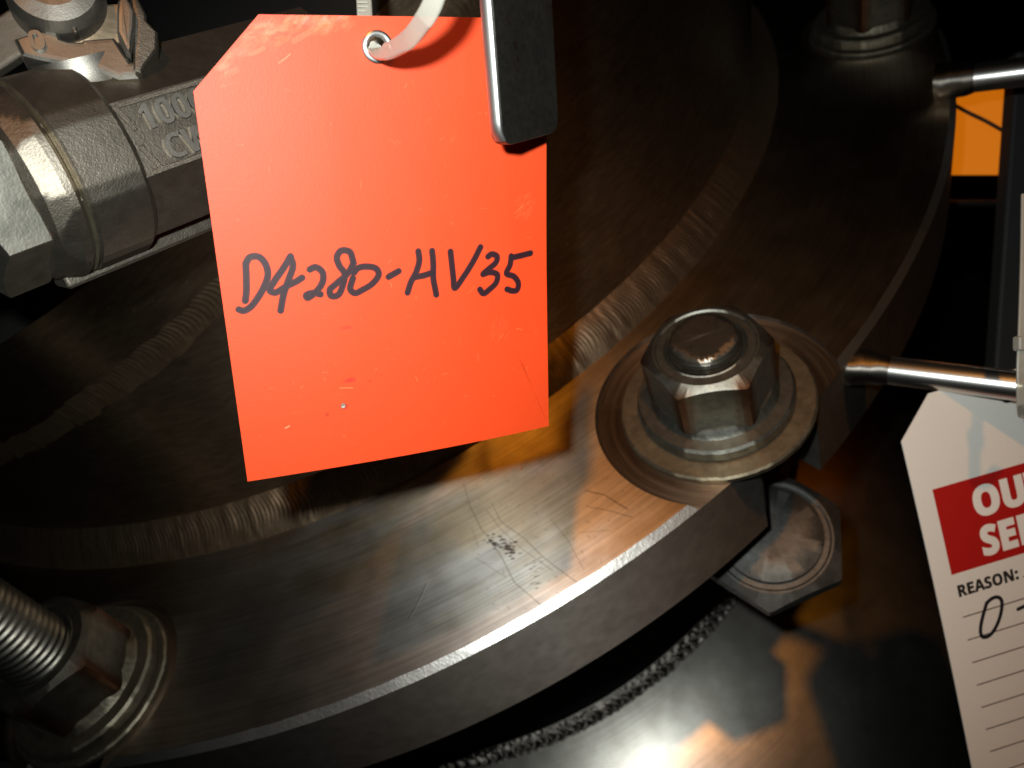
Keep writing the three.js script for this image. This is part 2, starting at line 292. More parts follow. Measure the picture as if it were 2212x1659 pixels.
  spots.forEach((q) => part('spot_face', mk(q), M.spot, flange));
  part('chamfer', mk(edge), M.chamfer, flange);
}
const PIPE_CUT = (deg) => 0.168 + 0.126 * Math.cos((deg - 58) * Math.PI / 180);
{
  const cyl = (deg, h, r = RP) => { const a = deg * Math.PI / 180; return V(r * Math.cos(a), h, -r * Math.sin(a)); };
  part('pipe_wall', gridGeo(360, 12, (u, v) => { const d = u * 360 - 180, p = cyl(d, v * PIPE_CUT(d)); return [p.x, p.y, p.z, u * TAU * RP * 4, p.y * 4]; }, true), M.pipe, flange);
  // the second length above the oblique seam leans slightly
  const a2 = -122 * Math.PI / 180, bn = 0.10, off = (d) => Math.max(0.004, 0.018 + 0.03 * Math.cos((d + 122) * Math.PI / 180)), ax = V(Math.sin(bn) * Math.cos(a2), Math.cos(bn), -Math.sin(bn) * Math.sin(a2));
  part('pipe_length', gridGeo(360, 10, (u, v) => { const d = u * 360 - 180, p = cyl(d, PIPE_CUT(d)).addScaledVector(ax, v * off(d)); return [p.x, p.y, p.z, u * TAU * RP * 4, v * 0.16]; }, true), M.pipe, flange);
  const mid = V(0, 0.168, 0).addScaledVector(ax, 0.018);
  part('added_black_cover', gridGeo(180, 4, (u, v) => { const d = u * 360 - 180, p = cyl(d, PIPE_CUT(d)).addScaledVector(ax, off(d)).lerp(mid, v); return [p.x, p.y, p.z, p.x * 4, p.z * 4]; }, true), M.black, flange);  // added black disc over the pipe end, keeps the background dark
  const s2 = Math.SQRT1_2;
  part('weld_bead', weldBead(TAU * 0.313, (u) => { const a = u * TAU + 2.0, c = Math.cos(a), s = -Math.sin(a); return { p: V(0.3120 * c, 0.0062, 0.3120 * s), out: V(c * s2, s2, s * s2), across: V(c * s2, -s2, s * s2) }; }, 0.0116, 0.0009, 0.0020, 0.00014, 8, 16), M.weld, flange);
  part('weld_bead', weldBead(TAU * 0.313, (u) => {
    const d = u * 360 + 100, a = d * Math.PI / 180, p = cyl(d, PIPE_CUT(d)), q = cyl(d + 0.2, PIPE_CUT(d + 0.2)), tan = q.sub(p).normalize(), out = V(Math.cos(a), 0, -Math.sin(a)).addScaledVector(tan, 0);
    return { p, out, across: tan.clone().cross(out).normalize() };
  }, 0.0084, 0.0006, 0.0021, 0.00013, 8, 16, 40), M.weld, flange);
}
// lifting rods welded to the rim
{
  const inv = flange.matrix.clone(); flange.updateMatrix(); inv.copy(flange.matrix).invert();
  const local = (c) => toWorld(c).applyMatrix4(inv);
  for (const [a, b, r0] of [[at(1893, 797, 0.330), at(2300, 846, 0.296), 0.0056], [at(2080, 172, 0.408), at(2400, 132, 0.375), 0.0068]]) {
    const p = local(a), q = local(b), d = q.clone().sub(p), L = d.length(); d.normalize();
    const g = new THREE.CylinderGeometry(r0, r0, L + 0.012, 48, 1, false).translate(0, L / 2 - 0.006, 0);
    const o = part('rod', metricUV(g), M.rod, flange); o.position.copy(p); o.quaternion.setFromUnitVectors(V(0, 1, 0), d);
    const fil = gridGeo(64, 12, (u, v) => { const t = u * TAU, rr = r0 * (0.98 + 0.5 * Math.pow(1 - v, 0.7)) + 0.0026 * (vnoise(u * 8, v * 5, 8, 99, 77) - 0.5) * (1 - v); return [rr * Math.cos(t), -0.012 + v * 0.0175, -rr * Math.sin(t)]; }, true);
    part('weld_fillet', fil, M.rim, o);
  }
}

// ------------------------------------------------------------------ the vessel below the flange
const vessel = thing('steel_vessel', 'domed steel vessel below the notched flange, with dark nozzle neck', 'vessel');
frame(vessel, O, U, N, VV.clone().negate());
{
  const ev = new Evaluator(); ev.useGroups = false;
  let b = new Brush(new THREE.LatheGeometry([[0.27, -0.33], [0.303, -0.33], [0.303, -0.06], [0.306, -0.053], [0.27, -0.053], [0.27, -0.33]].map(([r, h]) => new THREE.Vector2(r, h)), 360)); b.updateMatrixWorld();
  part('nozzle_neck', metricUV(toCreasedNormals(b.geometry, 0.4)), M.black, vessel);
  // dished shell: its slope grows outwards through the knuckle
  const prof = [[0.27, -0.098]]; for (let k = 0; k < 60; k++) { const [r, h] = prof[k], sl = (14 + 34 * Math.max(0, r - 0.31) / 0.3) * Math.PI / 180, ds = 0.008; prof.push([r + ds * Math.cos(sl), h - ds * Math.sin(sl)]); }
  { const k = prof.findIndex(([r]) => r > 0.311), dh = -0.310 - prof[k][1]; prof.forEach((p) => { p[1] += dh; }); }
  part('shell', gridGeo(240, 60, (u, v) => { const a = u * TAU, [r, h] = prof[Math.round(v * 60)]; return [r * Math.cos(a), h, -r * Math.sin(a), a * 1.6, v * 2]; }, true), M.shell, vessel);
  part('weld_bead', weldBead(TAU * 0.313, (u) => { const a = u * TAU + 2, c = Math.cos(a), s = -Math.sin(a); return { p: V(0.3105 * c, -0.3065, 0.3105 * s), out: V(c * 0.8, 0.6, s * 0.8), across: V(c * 0.6, -0.8, s * 0.6) }; }, 0.0070, 0.0026, 0.0075, 0.0030, 10, 12, 80), M.rim, vessel);
}

// ------------------------------------------------------------------ bolts of the flange
const BOLT_GROUP = 'hexagon nut bolts in the notches of the flange';
function makeBolt([r, deg], label, stickOut, spin, longThread) {
  const t = onFlange(thing('flange_bolt', label, 'bolt', BOLT_GROUP), r, deg, -0.0024);
  const grimy = longThread !== undefined || spin === 0.15, mw = grimy ? M.washerDark : M.washer;
  const wr = longThread !== undefined || spin === 0.15 ? 0.0335 : 0.0384;
  part('washer', turned([[0.014, 0], [wr - 0.0006, 0], [wr, 0.0006], [wr, 0.0026], [wr - 0.0008, 0.0034], [0.0312, 0.0034], [0.014, 0.0034]], 120, 0.4, 0.0005), mw, t);
  part('washer', turned([[0.014, 0.0036], [0.0302, 0.0036], [0.0308, 0.0046], [0.0306, 0.0082], [0.0296, 0.0092], [0.0250, 0.0094], [0.0238, 0.0106], [0.0225, 0.0126], [0.014, 0.0126]], 120, 0.4, 0.0004), grimy ? M.washerDark : M.nut, t, 'collar under the nut with chamfered edge');
  const nut = part('hex_nut', hexGeo(0.0435, 0.0245, 0.0137), grimy ? M.nutDark : M.nutRust, t); nut.position.y = 0.0106; nut.rotation.y = spin;
  const top = 0.0106 + 0.0245;
  if (longThread) { const s = part('stud', threaded(0.0135, longThread, 0.0031, 0.0011), M.stud, t); s.position.y = top - 0.006; }
  else {
    const e = top;
    part('stud', metricUV(turned([[0.0134, e - 0.03], [0.0134, e - 0.001], [0.0131, e + 0.0004], [0.0134, e + 0.0012], [0.0131, e + 0.0022], [0.0134, e + 0.003], [0.0131, e + stickOut - 0.0022], [0.0125, e + stickOut - 0.0013], [0.0115, e + stickOut - 0.0006], [0.0102, e + stickOut - 0.0001], [0.0090, e + stickOut], [0.0001, e + stickOut - 0.0001]], 96, 0.6, 0.00015)), M.stud, t);
  }
  part('shank', new THREE.CylinderGeometry(0.0132, 0.0132, 0.11, 48).translate(0, -0.055, 0), M.stud, t);
  return t;
}
const bolt1 = makeBolt(BOLTS[0], 'steel bolt with rounded end and rusty hexagon nut right of the orange tag', 0.0055, 0.82);
makeBolt(BOLTS[1], 'bolt with long threaded stud and dark nut below the valve, by the left edge', 0, 0.25, 0.16);
makeBolt(BOLTS[2], 'dark hexagon nut bolt at the top edge of the photo, above the two rods', 0.0055, 0.15);
{
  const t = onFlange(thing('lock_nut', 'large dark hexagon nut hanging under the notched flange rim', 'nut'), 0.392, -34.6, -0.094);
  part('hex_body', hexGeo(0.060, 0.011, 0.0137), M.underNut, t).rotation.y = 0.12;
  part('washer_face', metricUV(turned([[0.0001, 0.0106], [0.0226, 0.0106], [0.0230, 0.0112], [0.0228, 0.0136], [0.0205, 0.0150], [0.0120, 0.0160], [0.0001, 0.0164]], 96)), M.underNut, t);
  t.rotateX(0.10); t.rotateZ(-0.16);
}

// ------------------------------------------------------------------ the orange tag
const TAGW = V(0.07314, 0.01121, -0.02765).normalize();
const tagTL = V(-0.0650, 0.0731, -0.1633), tagDown = V(0.0009, -0.0962, -0.0324);
const tagH = tagDown.clone().addScaledVector(TAGW, -tagDown.dot(TAGW)).normalize(), TAGN = TAGW.clone().cross(tagH.clone().negate()).normalize();
function cardGeo(w, h, cut, hx, hy, hr, thick, bend, uvScale) {              // local x right, y up, origin at the hole
  const s = shapeOf([[-hx + cut, hy], [w - hx - cut, hy], [w - hx, hy - cut], [w - hx, hy - h], [-hx, hy - h], [-hx, hy - cut]]);
  s.holes.push(new THREE.Path().absarc(0, 0, hr, 0, TAU, true));
  let g = new THREE.ExtrudeGeometry(s, { depth: thick, bevelEnabled: false, curveSegments: 24 });
  g.translate(0, 0, -thick); g = new TessellateModifier(0.006, 7).modify(g);
  const p = g.attributes.position, uv = [];
  for (let i = 0; i < p.count; i++) { const x = p.getX(i), y = p.getY(i); uv.push((x + hx) / w, (y + h - hy) / h); p.setZ(i, p.getZ(i) + bend(x + hx, hy - y)); }
  g.setAttribute('uv', new THREE.Float32BufferAttribute(uv, 2)); g.computeVertexNormals();
  return toCreasedNormals(g, 0.5);
}
{
  const PX = 13, w = 79, h = 101.6, cv = document.createElement('canvas'); cv.width = w * PX; cv.height = Math.round(h * PX); const c = cv.getContext('2d');
  c.fillStyle = '#d94012'; c.fillRect(0, 0, cv.width, cv.height);
  for (let k = 0; k < 5200; k++) { c.fillStyle = rnd() < 0.5 ? 'rgba(255,120,70,0.10)' : 'rgba(200,50,15,0.08)'; const s = 1 + 5 * rnd() * rnd(); c.fillRect(rnd() * cv.width, rnd() * cv.height, s, s * (0.5 + rnd())); }
  c.scale(PX, PX); c.lineCap = c.lineJoin = 'round';
  const scuff = (x, y, l, an, wd, col) => { c.strokeStyle = col; c.lineWidth = wd; c.beginPath(); c.moveTo(x, y); c.quadraticCurveTo(x + l * 0.5 * Math.cos(an) + 0.3, y + l * 0.5 * Math.sin(an), x + l * Math.cos(an), y + l * Math.sin(an)); c.stroke(); };
  // rubbed white patches along the top left edge and corner
  for (let k = 0; k < 210; k++) { const q = rnd(), x = q < 0.55 ? 19 + 13 * rnd() : 5 + 14 * rnd(), y = q < 0.55 ? 0.4 + 3.6 * rnd() * rnd() : Math.max(14.7 - x * 1.03 + 0.6, 2) + 5 * rnd() * rnd(); scuff(x, y, 0.6 + 2.2 * rnd(), -0.5 + 0.9 * (rnd() - 0.5), 0.3 + 0.9 * rnd(), `rgba(255,${120 + 60 * rnd() | 0},${100 + 60 * rnd() | 0},${0.03 + 0.09 * rnd()})`); }
  scuff(17.5, 9.2, 3, -0.6, 0.3, 'rgba(255,190,165,0.3)'); scuff(12, 7.5, 3, -0.4, 0.8, 'rgba(255,170,140,0.2)'); scuff(21, 5, 6, -0.5, 1.1, 'rgba(255,150,125,0.2)');
  for (let k = 0; k < 120; k++) scuff(4 + 72 * rnd(), 12 + 86 * rnd(), 0.4 + 2.4 * rnd() * rnd(), rnd() * 3.1, 0.06 + 0.12 * rnd(), `rgba(255,200,170,${0.06 + 0.22 * rnd()})`);
  for (let k = 0; k < 24; k++) scuff(62 + 5 * rnd(), 70 + 6 * rnd(), 0.8 + 1.2 * rnd(), -0.9, 0.2, 'rgba(255,150,125,0.10)');
  for (let k = 0; k < 30; k++) scuff(70 + 4 * rnd(), 40 + 6 * rnd(), 0.8 + 1.6 * rnd(), -0.7, 0.3, 'rgba(255,140,115,0.10)');
  const smear = (x, y, rx, ry, col) => { for (let k = 0; k < 14; k++) { c.fillStyle = col; c.beginPath(); c.ellipse(x + (rnd() - 0.5) * rx, y + (rnd() - 0.5) * ry, rx * (0.3 + 0.5 * rnd()), ry * (0.3 + 0.5 * rnd()), 0, 0, 7); c.fill(); } };
  smear(26.1, 67.1, 1.9, 0.5, 'rgba(150,40,8,0.085)'); smear(26.2, 80.1, 2.0, 0.8, 'rgba(150,25,10,0.06)'); smear(20, 87.8, 0.6, 1.0, 'rgba(150,40,8,0.085)'); smear(23.9, 86.3, 1.1, 1.0, 'rgba(120,20,12,0.10)'); smear(30.9, 80.9, 0.4, 0.4, 'rgba(150,30,10,0.12)');
  c.fillStyle = '#7d6d62'; c.beginPath(); c.moveTo(23.35, 86.6); c.lineTo(23.5, 85.6); c.lineTo(24.2, 85.4); c.lineTo(24.6, 86.2); c.lineTo(24.1, 86.8); c.fill(); c.fillStyle = 'rgba(220,200,185,0.7)'; c.fillRect(23.6, 86.2, 0.7, 0.35);
  scuff(23.6, 81.6, 3.0, 0.12, 0.35, 'rgba(240,150,120,0.35)'); scuff(10.0, 89.6, 1.0, -0.4, 0.3, 'rgba(255,205,180,0.5)');
  // the marker writing, stroke by stroke, in millimetres from the top left corner
  const strokes = [
    '5.9,50.4 5.6,53.7 5.3,56.3 4.8,58.5', '5.9,50.3 6.9,49.0 8.7,49.0 9.9,50.4 10.3,53.0 9.3,55.5 7.6,58.0 5.6,60.1 4.1,60.7 3.2,60.3',
    '15.6,49.5 13.7,52.1 11.6,54.6 10.3,56.7 11.3,57.3 14.0,56.1 16.3,55.2 17.6,54.5', '15.6,49.6 15.9,51.6 14.7,54.5 13.2,57.8 12.1,61.5',
    '19.5,52.8 20.8,52.4 22.2,53.6 22.2,55.5 20.9,57.5 18.3,59.2 18.1,58.6 19.7,58.2 21.3,58.7',
    '29.4,51.7 28.8,49.6 26.9,49.2 25.8,50.6 26.2,52.6 27.2,54.4 26.6,57.0 25.2,59.3 23.7,59.3 23.5,57.9 24.7,56.9 28.0,54.4 29.5,52.2',
    '29.3,54.5 30.4,53.5 32.3,53.3 34.6,54.0 35.1,55.4 33.6,57.3 31.1,58.6 29.1,59.2 28.2,58.2 29.0,55.7', '37.4,56.2 39.9,55.1',
    '45.0,50.9 45.1,53.1 44.1,55.8 42.7,58.0 41.7,60.4', '48.4,51.1 48.5,54.1 48.3,57.7 48.6,60.2 48.8,61.7', '43.8,56.9 46.1,56.7 48.4,56.2',
    '53.0,51.7 53.2,54.9 53.4,58.2 53.6,60.6 56.1,58.0 58.8,54.5 60.8,51.3',
    '62.7,53.8 63.7,53.3 65.1,54.0 64.8,55.4 63.0,56.7 61.2,58.0 63.0,57.7 65.0,58.5 64.7,60.4 62.9,61.9 61.1,62.8 60.2,61.7',
    '69.3,54.7 72.0,54.4 74.4,54.1', '69.0,54.3 68.6,56.5 67.6,58.5 69.6,59.5 70.8,61.3 70.4,63.0 69.1,63.1 67.6,62.5'];
  for (const st of strokes) {
    const p = st.split(' ').map((q) => q.split(',').map(Number)), crv = new THREE.CatmullRomCurve3(p.map(([x, y]) => V(x, y, 0)), false, 'centripetal'), q = crv.getPoints(p.length * 8);
    for (const [lw, col] of [[1.5, 'rgba(42,3,20,0.93)'], [0.8, 'rgba(16,2,10,0.5)']]) { c.strokeStyle = col; c.lineWidth = lw; c.beginPath(); q.forEach((v, i) => (i ? c.lineTo(v.x, v.y) : c.moveTo(v.x, v.y))); c.stroke(); }
    for (const e of [q[0], q[q.length - 1]]) { c.fillStyle = 'rgba(25,10,22,0.55)'; c.beginPath(); c.arc(e.x, e.y, 0.55, 0, 7); c.fill(); }
  }
  const map = new THREE.CanvasTexture(cv); map.colorSpace = THREE.SRGBColorSpace; map.anisotropy = 8;
  const t = thing('orange_tag', 'bright orange cardboard tag with handwritten black marker number', 'tag');
  const hole = tagTL.clone().addScaledVector(TAGW, 0.0386).addScaledVector(tagH, 0.00615);
  frame(t, hole, TAGW, tagH.clone().negate(), TAGN);
  const bend = (x, y) => -0.0016 * Math.pow(x / 0.079, 4) * Math.min(1, y * 16) + 0.0012 * Math.sin(x / 0.079 * Math.PI) * (0.3 + y * 6) - 0.0004 * Math.sin(y * 45);
  part('card', cardGeo(0.079, 0.1016, 0.0145, 0.0386, 0.00615, 0.0024, 0.0005, bend), new THREE.MeshPhysicalMaterial({ map, roughness: 0.55, bumpMap: rep(castGrain, 4, 5), bumpScale: 0.00003 }), t);
  const gr = []; for (let k = 0; k <= 12; k++) { const a = k / 12 * Math.PI; gr.push([0.0029 - 0.0007 * Math.cos(a), 0.0002 + 0.0009 * Math.sin(a)]); }
  gr.unshift([0.0022, -0.0012]);
  const g = turned(gr, 64, 1.2); g.rotateX(Math.PI / 2); g.translate(0, 0, 0.0003);
  part('grommet', g, M.grommet, t).scale.setScalar(0.95);
}

// ------------------------------------------------------------------ the white cable tie of the orange tag
{
  const an = at(812, 110, 0.1765), rel = (x, y, d) => at(x, y, d).sub(an);
  const t = upright(thing('cable_tie', 'translucent white cable tie looped through the orange tag grommet', 'cable tie'), an);
  const pts = [rel(775, -160, 0.192), rel(783, -60, 0.1915), rel(787, 10, 0.191), rel(790, 60, 0.188), rel(800, 100, 0.1815), rel(814, 110, 0.1765), rel(845, 107, 0.164), rel(885, 82, 0.154), rel(915, 44, 0.147), rel(938, 0, 0.142), rel(955, -70, 0.138), rel(960, -170, 0.137)];
  const wide = [[1, 0.02, 0.2], [1, 0.02, 0.2], [1, 0.02, 0.2], [1, 0.1, 0.2], [0.8, -0.3, 0.5], [0.1, -0.45, 0.9], [0.2, -0.75, 0.6], [0.5, -0.75, 0.42], [0.72, -0.64, 0.3], [0.9, -0.42, 0.2], [1, -0.25, 0.1], [1, -0.1, 0]].map((v) => V(...v));
  part('strap', toCreasedNormals(ribbon(pts, wide, 0.0036, 0.0011), 0.7), M.tie, t);
  const ridges = []; for (let k = 0; k < 26; k++) { const q = rel(787 - k * 0.6, 52 - k * 9, 0.1903 + k * 0.00002); ridges.push(new RoundedBoxGeometry(0.0026, 0.00042, 0.0005, 1, 0.0001).translate(q.x, q.y, q.z + 0.0004)); }
  ridges.forEach((g) => part('ridge', g, M.tie, t));
}

// ------------------------------------------------------------------ the lever bar in front of the tag
{
  const A = at(1088, 318, 0.174), B = at(1208, 285, 0.1925), T = at(1062, -40, 0.162);
  const wd = B.clone().sub(A), L = wd.length(); wd.normalize();
  const up = T.clone().sub(A); up.addScaledVector(wd, -up.dot(wd)).normalize();
  const nn = wd.clone().cross(up).normalize();
  const t = thing('lever_bar', 'flat dark steel lever end hanging in front of the orange tag', 'lever');
  frame(t, A, wd, up, nn);
  const s = new THREE.Shape(), r = 0.0042, H = 0.085; s.moveTo(r, 0); s.lineTo(L - r, 0); s.quadraticCurveTo(L, 0, L, r); s.lineTo(L, H); s.lineTo(0, H); s.lineTo(0, r); s.quadraticCurveTo(0, 0, r, 0);
  const g = new THREE.ExtrudeGeometry(s, { depth: 0.0024, bevelEnabled: true, bevelSize: 0.0004, bevelThickness: 0.0004, bevelSegments: 3, bevelOffset: -0.0004, curveSegments: 10 }).translate(0, 0, -0.0028);
  part('bar', metricUV(toCreasedNormals(g, 0.6)), M.lever, t);
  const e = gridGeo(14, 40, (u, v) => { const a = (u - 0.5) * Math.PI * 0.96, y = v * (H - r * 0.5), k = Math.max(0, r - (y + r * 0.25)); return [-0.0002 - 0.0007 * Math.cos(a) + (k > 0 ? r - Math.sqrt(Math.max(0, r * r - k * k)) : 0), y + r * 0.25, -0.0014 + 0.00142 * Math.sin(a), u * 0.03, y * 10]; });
  part('lit_edge', e, M.leverLitEdge, t, 'bare metal edge, lightened with flash glare put into its colour');
}

// ------------------------------------------------------------------ the ball valve
const font = await new FontLoader().loadAsync('fonts/droid/droid_sans_bold.typeface.json');
{
  const AX = V(0.66, 0.47, -0.58).normalize(); let ST = V(0.207, 0.634, 0.746); ST.addScaledVector(AX, -ST.dot(AX)).normalize(); const ZZ = AX.clone().cross(ST);
  const t = thing('ball_valve', 'grey cast steel ball valve with hexagon end and raised lettering, left of the orange tag', 'valve');
  const org = at(222, 348, 0.186).addScaledVector(AX, -0.0145); frame(t, org, AX, ST, ZZ);
  const rot = (g) => g.rotateZ(-Math.PI / 2);                     // turned about y, laid along the valve's x axis
  const R = 0.0212;
  part('body', rot(turned([[0.004, 0.0012], [R - 0.0006, 0.0012], [R, 0.0018], [R, 0.0135], [R - 0.0008, 0.0146], [R - 0.003, 0.0150], [0.004, 0.0150]], 120, 0.4)), M.cast, t);
  part('groove_ring', rot(turned([[0.004, 0.0004], [R - 0.0006, 0.0004], [R - 0.0001, 0.0008], [R - 0.0006, 0.0012], [0.004, 0.0012]], 120, 0.6)), M.washer, t, 'thin brownish seam ring');
  part('end_cap', rot(turned([[0.009, -0.0085], [0.0165, -0.0082], [0.0185, -0.0074], [0.0198, -0.0060], [0.0203, -0.0046], [0.0205, -0.0040], [R - 0.0003, -0.0030], [R, -0.0022], [R, -0.0006], [R - 0.0007, 0.0003], [0.009, 0.0003]], 120, 0.35)), M.cast, t);
  const hx = hexGeo(0.0350, 0.0115, 0.0120, false).rotateZ(Math.PI / 2); part('hex_end', metricUV(hx.translate(-0.0070, 0, 0)), M.hexBright, t).rotation.x = 0.42;
  part('threaded_pipe', rot(threaded(0.0118, 0.045, 0.0018, 0.0008).translate(0, -0.058, 0)), M.black, t);
  // eight-sided neck with raised frame and lettering
  const oct = (ap, x0, x1) => { const g = new THREE.CylinderGeometry(ap / Math.cos(Math.PI / 8), ap / Math.cos(Math.PI / 8), x1 - x0, 8, 1).toNonIndexed(); g.rotateY(Math.PI / 8).rotateZ(-Math.PI / 2).translate((x0 + x1) / 2, 0, 0); g.computeVertexNormals(); return metricUV(g); };
  part('neck', oct(0.0190, -0.004, 0.075), M.cast, t);
  const plate = new THREE.Group(); plate.name = 'text_plate'; plate.rotation.x = -Math.PI / 4; t.add(plate);   // its z looks out of the 45 degree facet
  const bar = (w, h, x, y, z = 0.0190) => new RoundedBoxGeometry(w, h, 0.0011, 2, 0.0003).translate(x, y, z);
  part('frame_bar', bar(0.06, 0.0012, 0.046, 0.0071), M.cast, plate); part('frame_bar', bar(0.06, 0.0012, 0.046, -0.0073), M.cast, plate);
  const lean = bar(0.0012, 0.0060, 0, 0, 0).rotateZ(0.35); part('frame_bar', lean.clone().translate(0.0160, 0.0044, 0.0190), M.cast, plate); part('frame_bar', lean.clone().translate(0.0172, -0.0044, 0.0190), M.cast, plate);
  const txt = (s, size, x, y, name) => { const g = new TextGeometry(s, { font, size, depth: 0.0007, curveSegments: 5, bevelEnabled: true, bevelSize: 0.0001, bevelThickness: 0.00015, bevelSegments: 1 }); g.translate(x, y, 0.0190); part(name, metricUV(toCreasedNormals(g, 0.5)), M.castBright, plate); };
  txt('1000', 0.0052, 0.0184, 0.0009, 'raised_lettering'); txt('CWP', 0.0052, 0.0206, -0.0062, 'raised_lettering');
  // ridge along the lower edge of the neck
  part('bottom_ridge', metricUV(new RoundedBoxGeometry(0.085, 0.0085, 0.008, 3, 0.0010).translate(0.037, 0, 0.0185)), M.cast, t).rotation.x = 0.98;
  // stem boss
  const boss = gridGeo(64, 14, (u, v) => { const a = u * TAU, k = Math.pow(1 - v, 2.2), rx = 0.0098 + 0.011 * k, rz = 0.0085 + 0.0075 * k; return [0.0205 + rx * Math.cos(a) - 0.002 * v, 0.009 + 0.0128 * v, -rz * Math.sin(a), u, v * 0.3]; }, true);
  part('stem_boss', boss, M.castBright, t).rotation.x = -0.52;
  // the stop bracket: outline and thickness in the plane across the stem
  const pn = ST.clone().multiplyScalar(0.55).add(V(0.35, -0.15, 0.9)).normalize(), px = V(1, 0, 0).addScaledVector(pn, -pn.x).normalize(), py = pn.clone().cross(px), p0 = at(180, 110, 0.1725);
  const br = new THREE.Group(); br.name = 'stop_bracket';
  const inPlane = (x, y) => { const r = at(x, y, 1), q = r.multiplyScalar(p0.dot(pn) / r.dot(pn)).sub(p0); return [q.dot(px), q.dot(py)]; };
  t.updateMatrix(); const inv = t.matrix.clone().invert();
  const tmp = new THREE.Group(); frame(tmp, p0, px, py, pn); tmp.updateMatrix(); const rel = inv.clone().multiply(tmp.matrix); rel.decompose(br.position, br.quaternion, br.scale); t.add(br);
  const Z = (x, y) => inPlane(x * 0.1709, y * 0.1709);                       // measured on an enlargement of the photograph
  const P = (l) => l.map(([x, y]) => Z(x, y));
  part('wing', slab(P([[160, 470], [270, 690], [470, 745], [800, 810], [1080, 860], [1250, 900], [1500, 1000], [1760, 980], [1760, 760], [1640, 760], [1560, 640], [1440, 450], [1250, 462], [1040, 480], [1020, 505], [860, 500], [770, 470], [720, 350], [560, 350], [540, 370], [460, 375]]), 0.008, 0.0015), M.castBright, br);
  const fin = part('fin', slab(P([[1500, 80], [1560, 10], [1640, 60], [1720, 210], [1715, 400], [1660, 740], [1600, 700], [1490, 470], [1490, 250]]), 0.0045, 0.001), M.castBright, br); fin.position.z = 0.0024;
  const fin2 = part('fin', slab(P([[1640, -60], [1740, -40], [1850, 180], [1850, 260], [1990, 400], [1985, 630], [1830, 840], [1790, 930], [1680, 900], [1680, 300]]), 0.008, 0.001), M.cast, br); fin2.position.z = 0.0004;
  const zero = new TextGeometry('0', { font, size: 0.0042, depth: 0.0007, curveSegments: 6, bevelEnabled: false }); const [zx, zy] = Z(400, 660);
  const zm = part('raised_digit', metricUV(zero.rotateZ(0.35).translate(zx, zy, 0)), M.castBright, br);
  // handle seat behind the bracket, with its folded lug and round stem nut
  const seat = part('handle_seat', slab(P([[700, 330], [880, 230], [900, -60], [1520, -100], [1500, 410], [1300, 450], [1000, 500], [800, 470]]), 0.004, 0.0006), M.pipe, br); seat.position.z = -0.004;
  const lug = part('lug', slab(P([[850, 150], [960, 90], [975, 350], [990, 440], [940, 460], [890, 320]]), 0.003, 0.0005), M.cast, br); lug.position.z = 0.0012;
  const [nx, ny] = Z(690, -120); const knob = part('stem_nut', turned([[0.0001, 0.006], [0.006, 0.0056], [0.0085, 0.004], [0.0095, 0.001], [0.0095, -0.006]], 64, 0.8).rotateX(Math.PI / 2), M.castBright, br); knob.position.set(nx, ny, -0.001);
  const [ax2, ay2] = Z(150, 200); const arm = part('handle_arm', new RoundedBoxGeometry(0.009, 0.034, 0.004, 2, 0.001), M.cast, br); arm.position.set(ax2, ay2, -0.007); arm.rotation.z = -0.75;
  const leg = part('stop_leg', slab(P([[300, 790], [370, 820], [480, 1110], [380, 1130]]), 0.006, 0.0006), M.pipe, br); leg.position.z = -0.003;
}

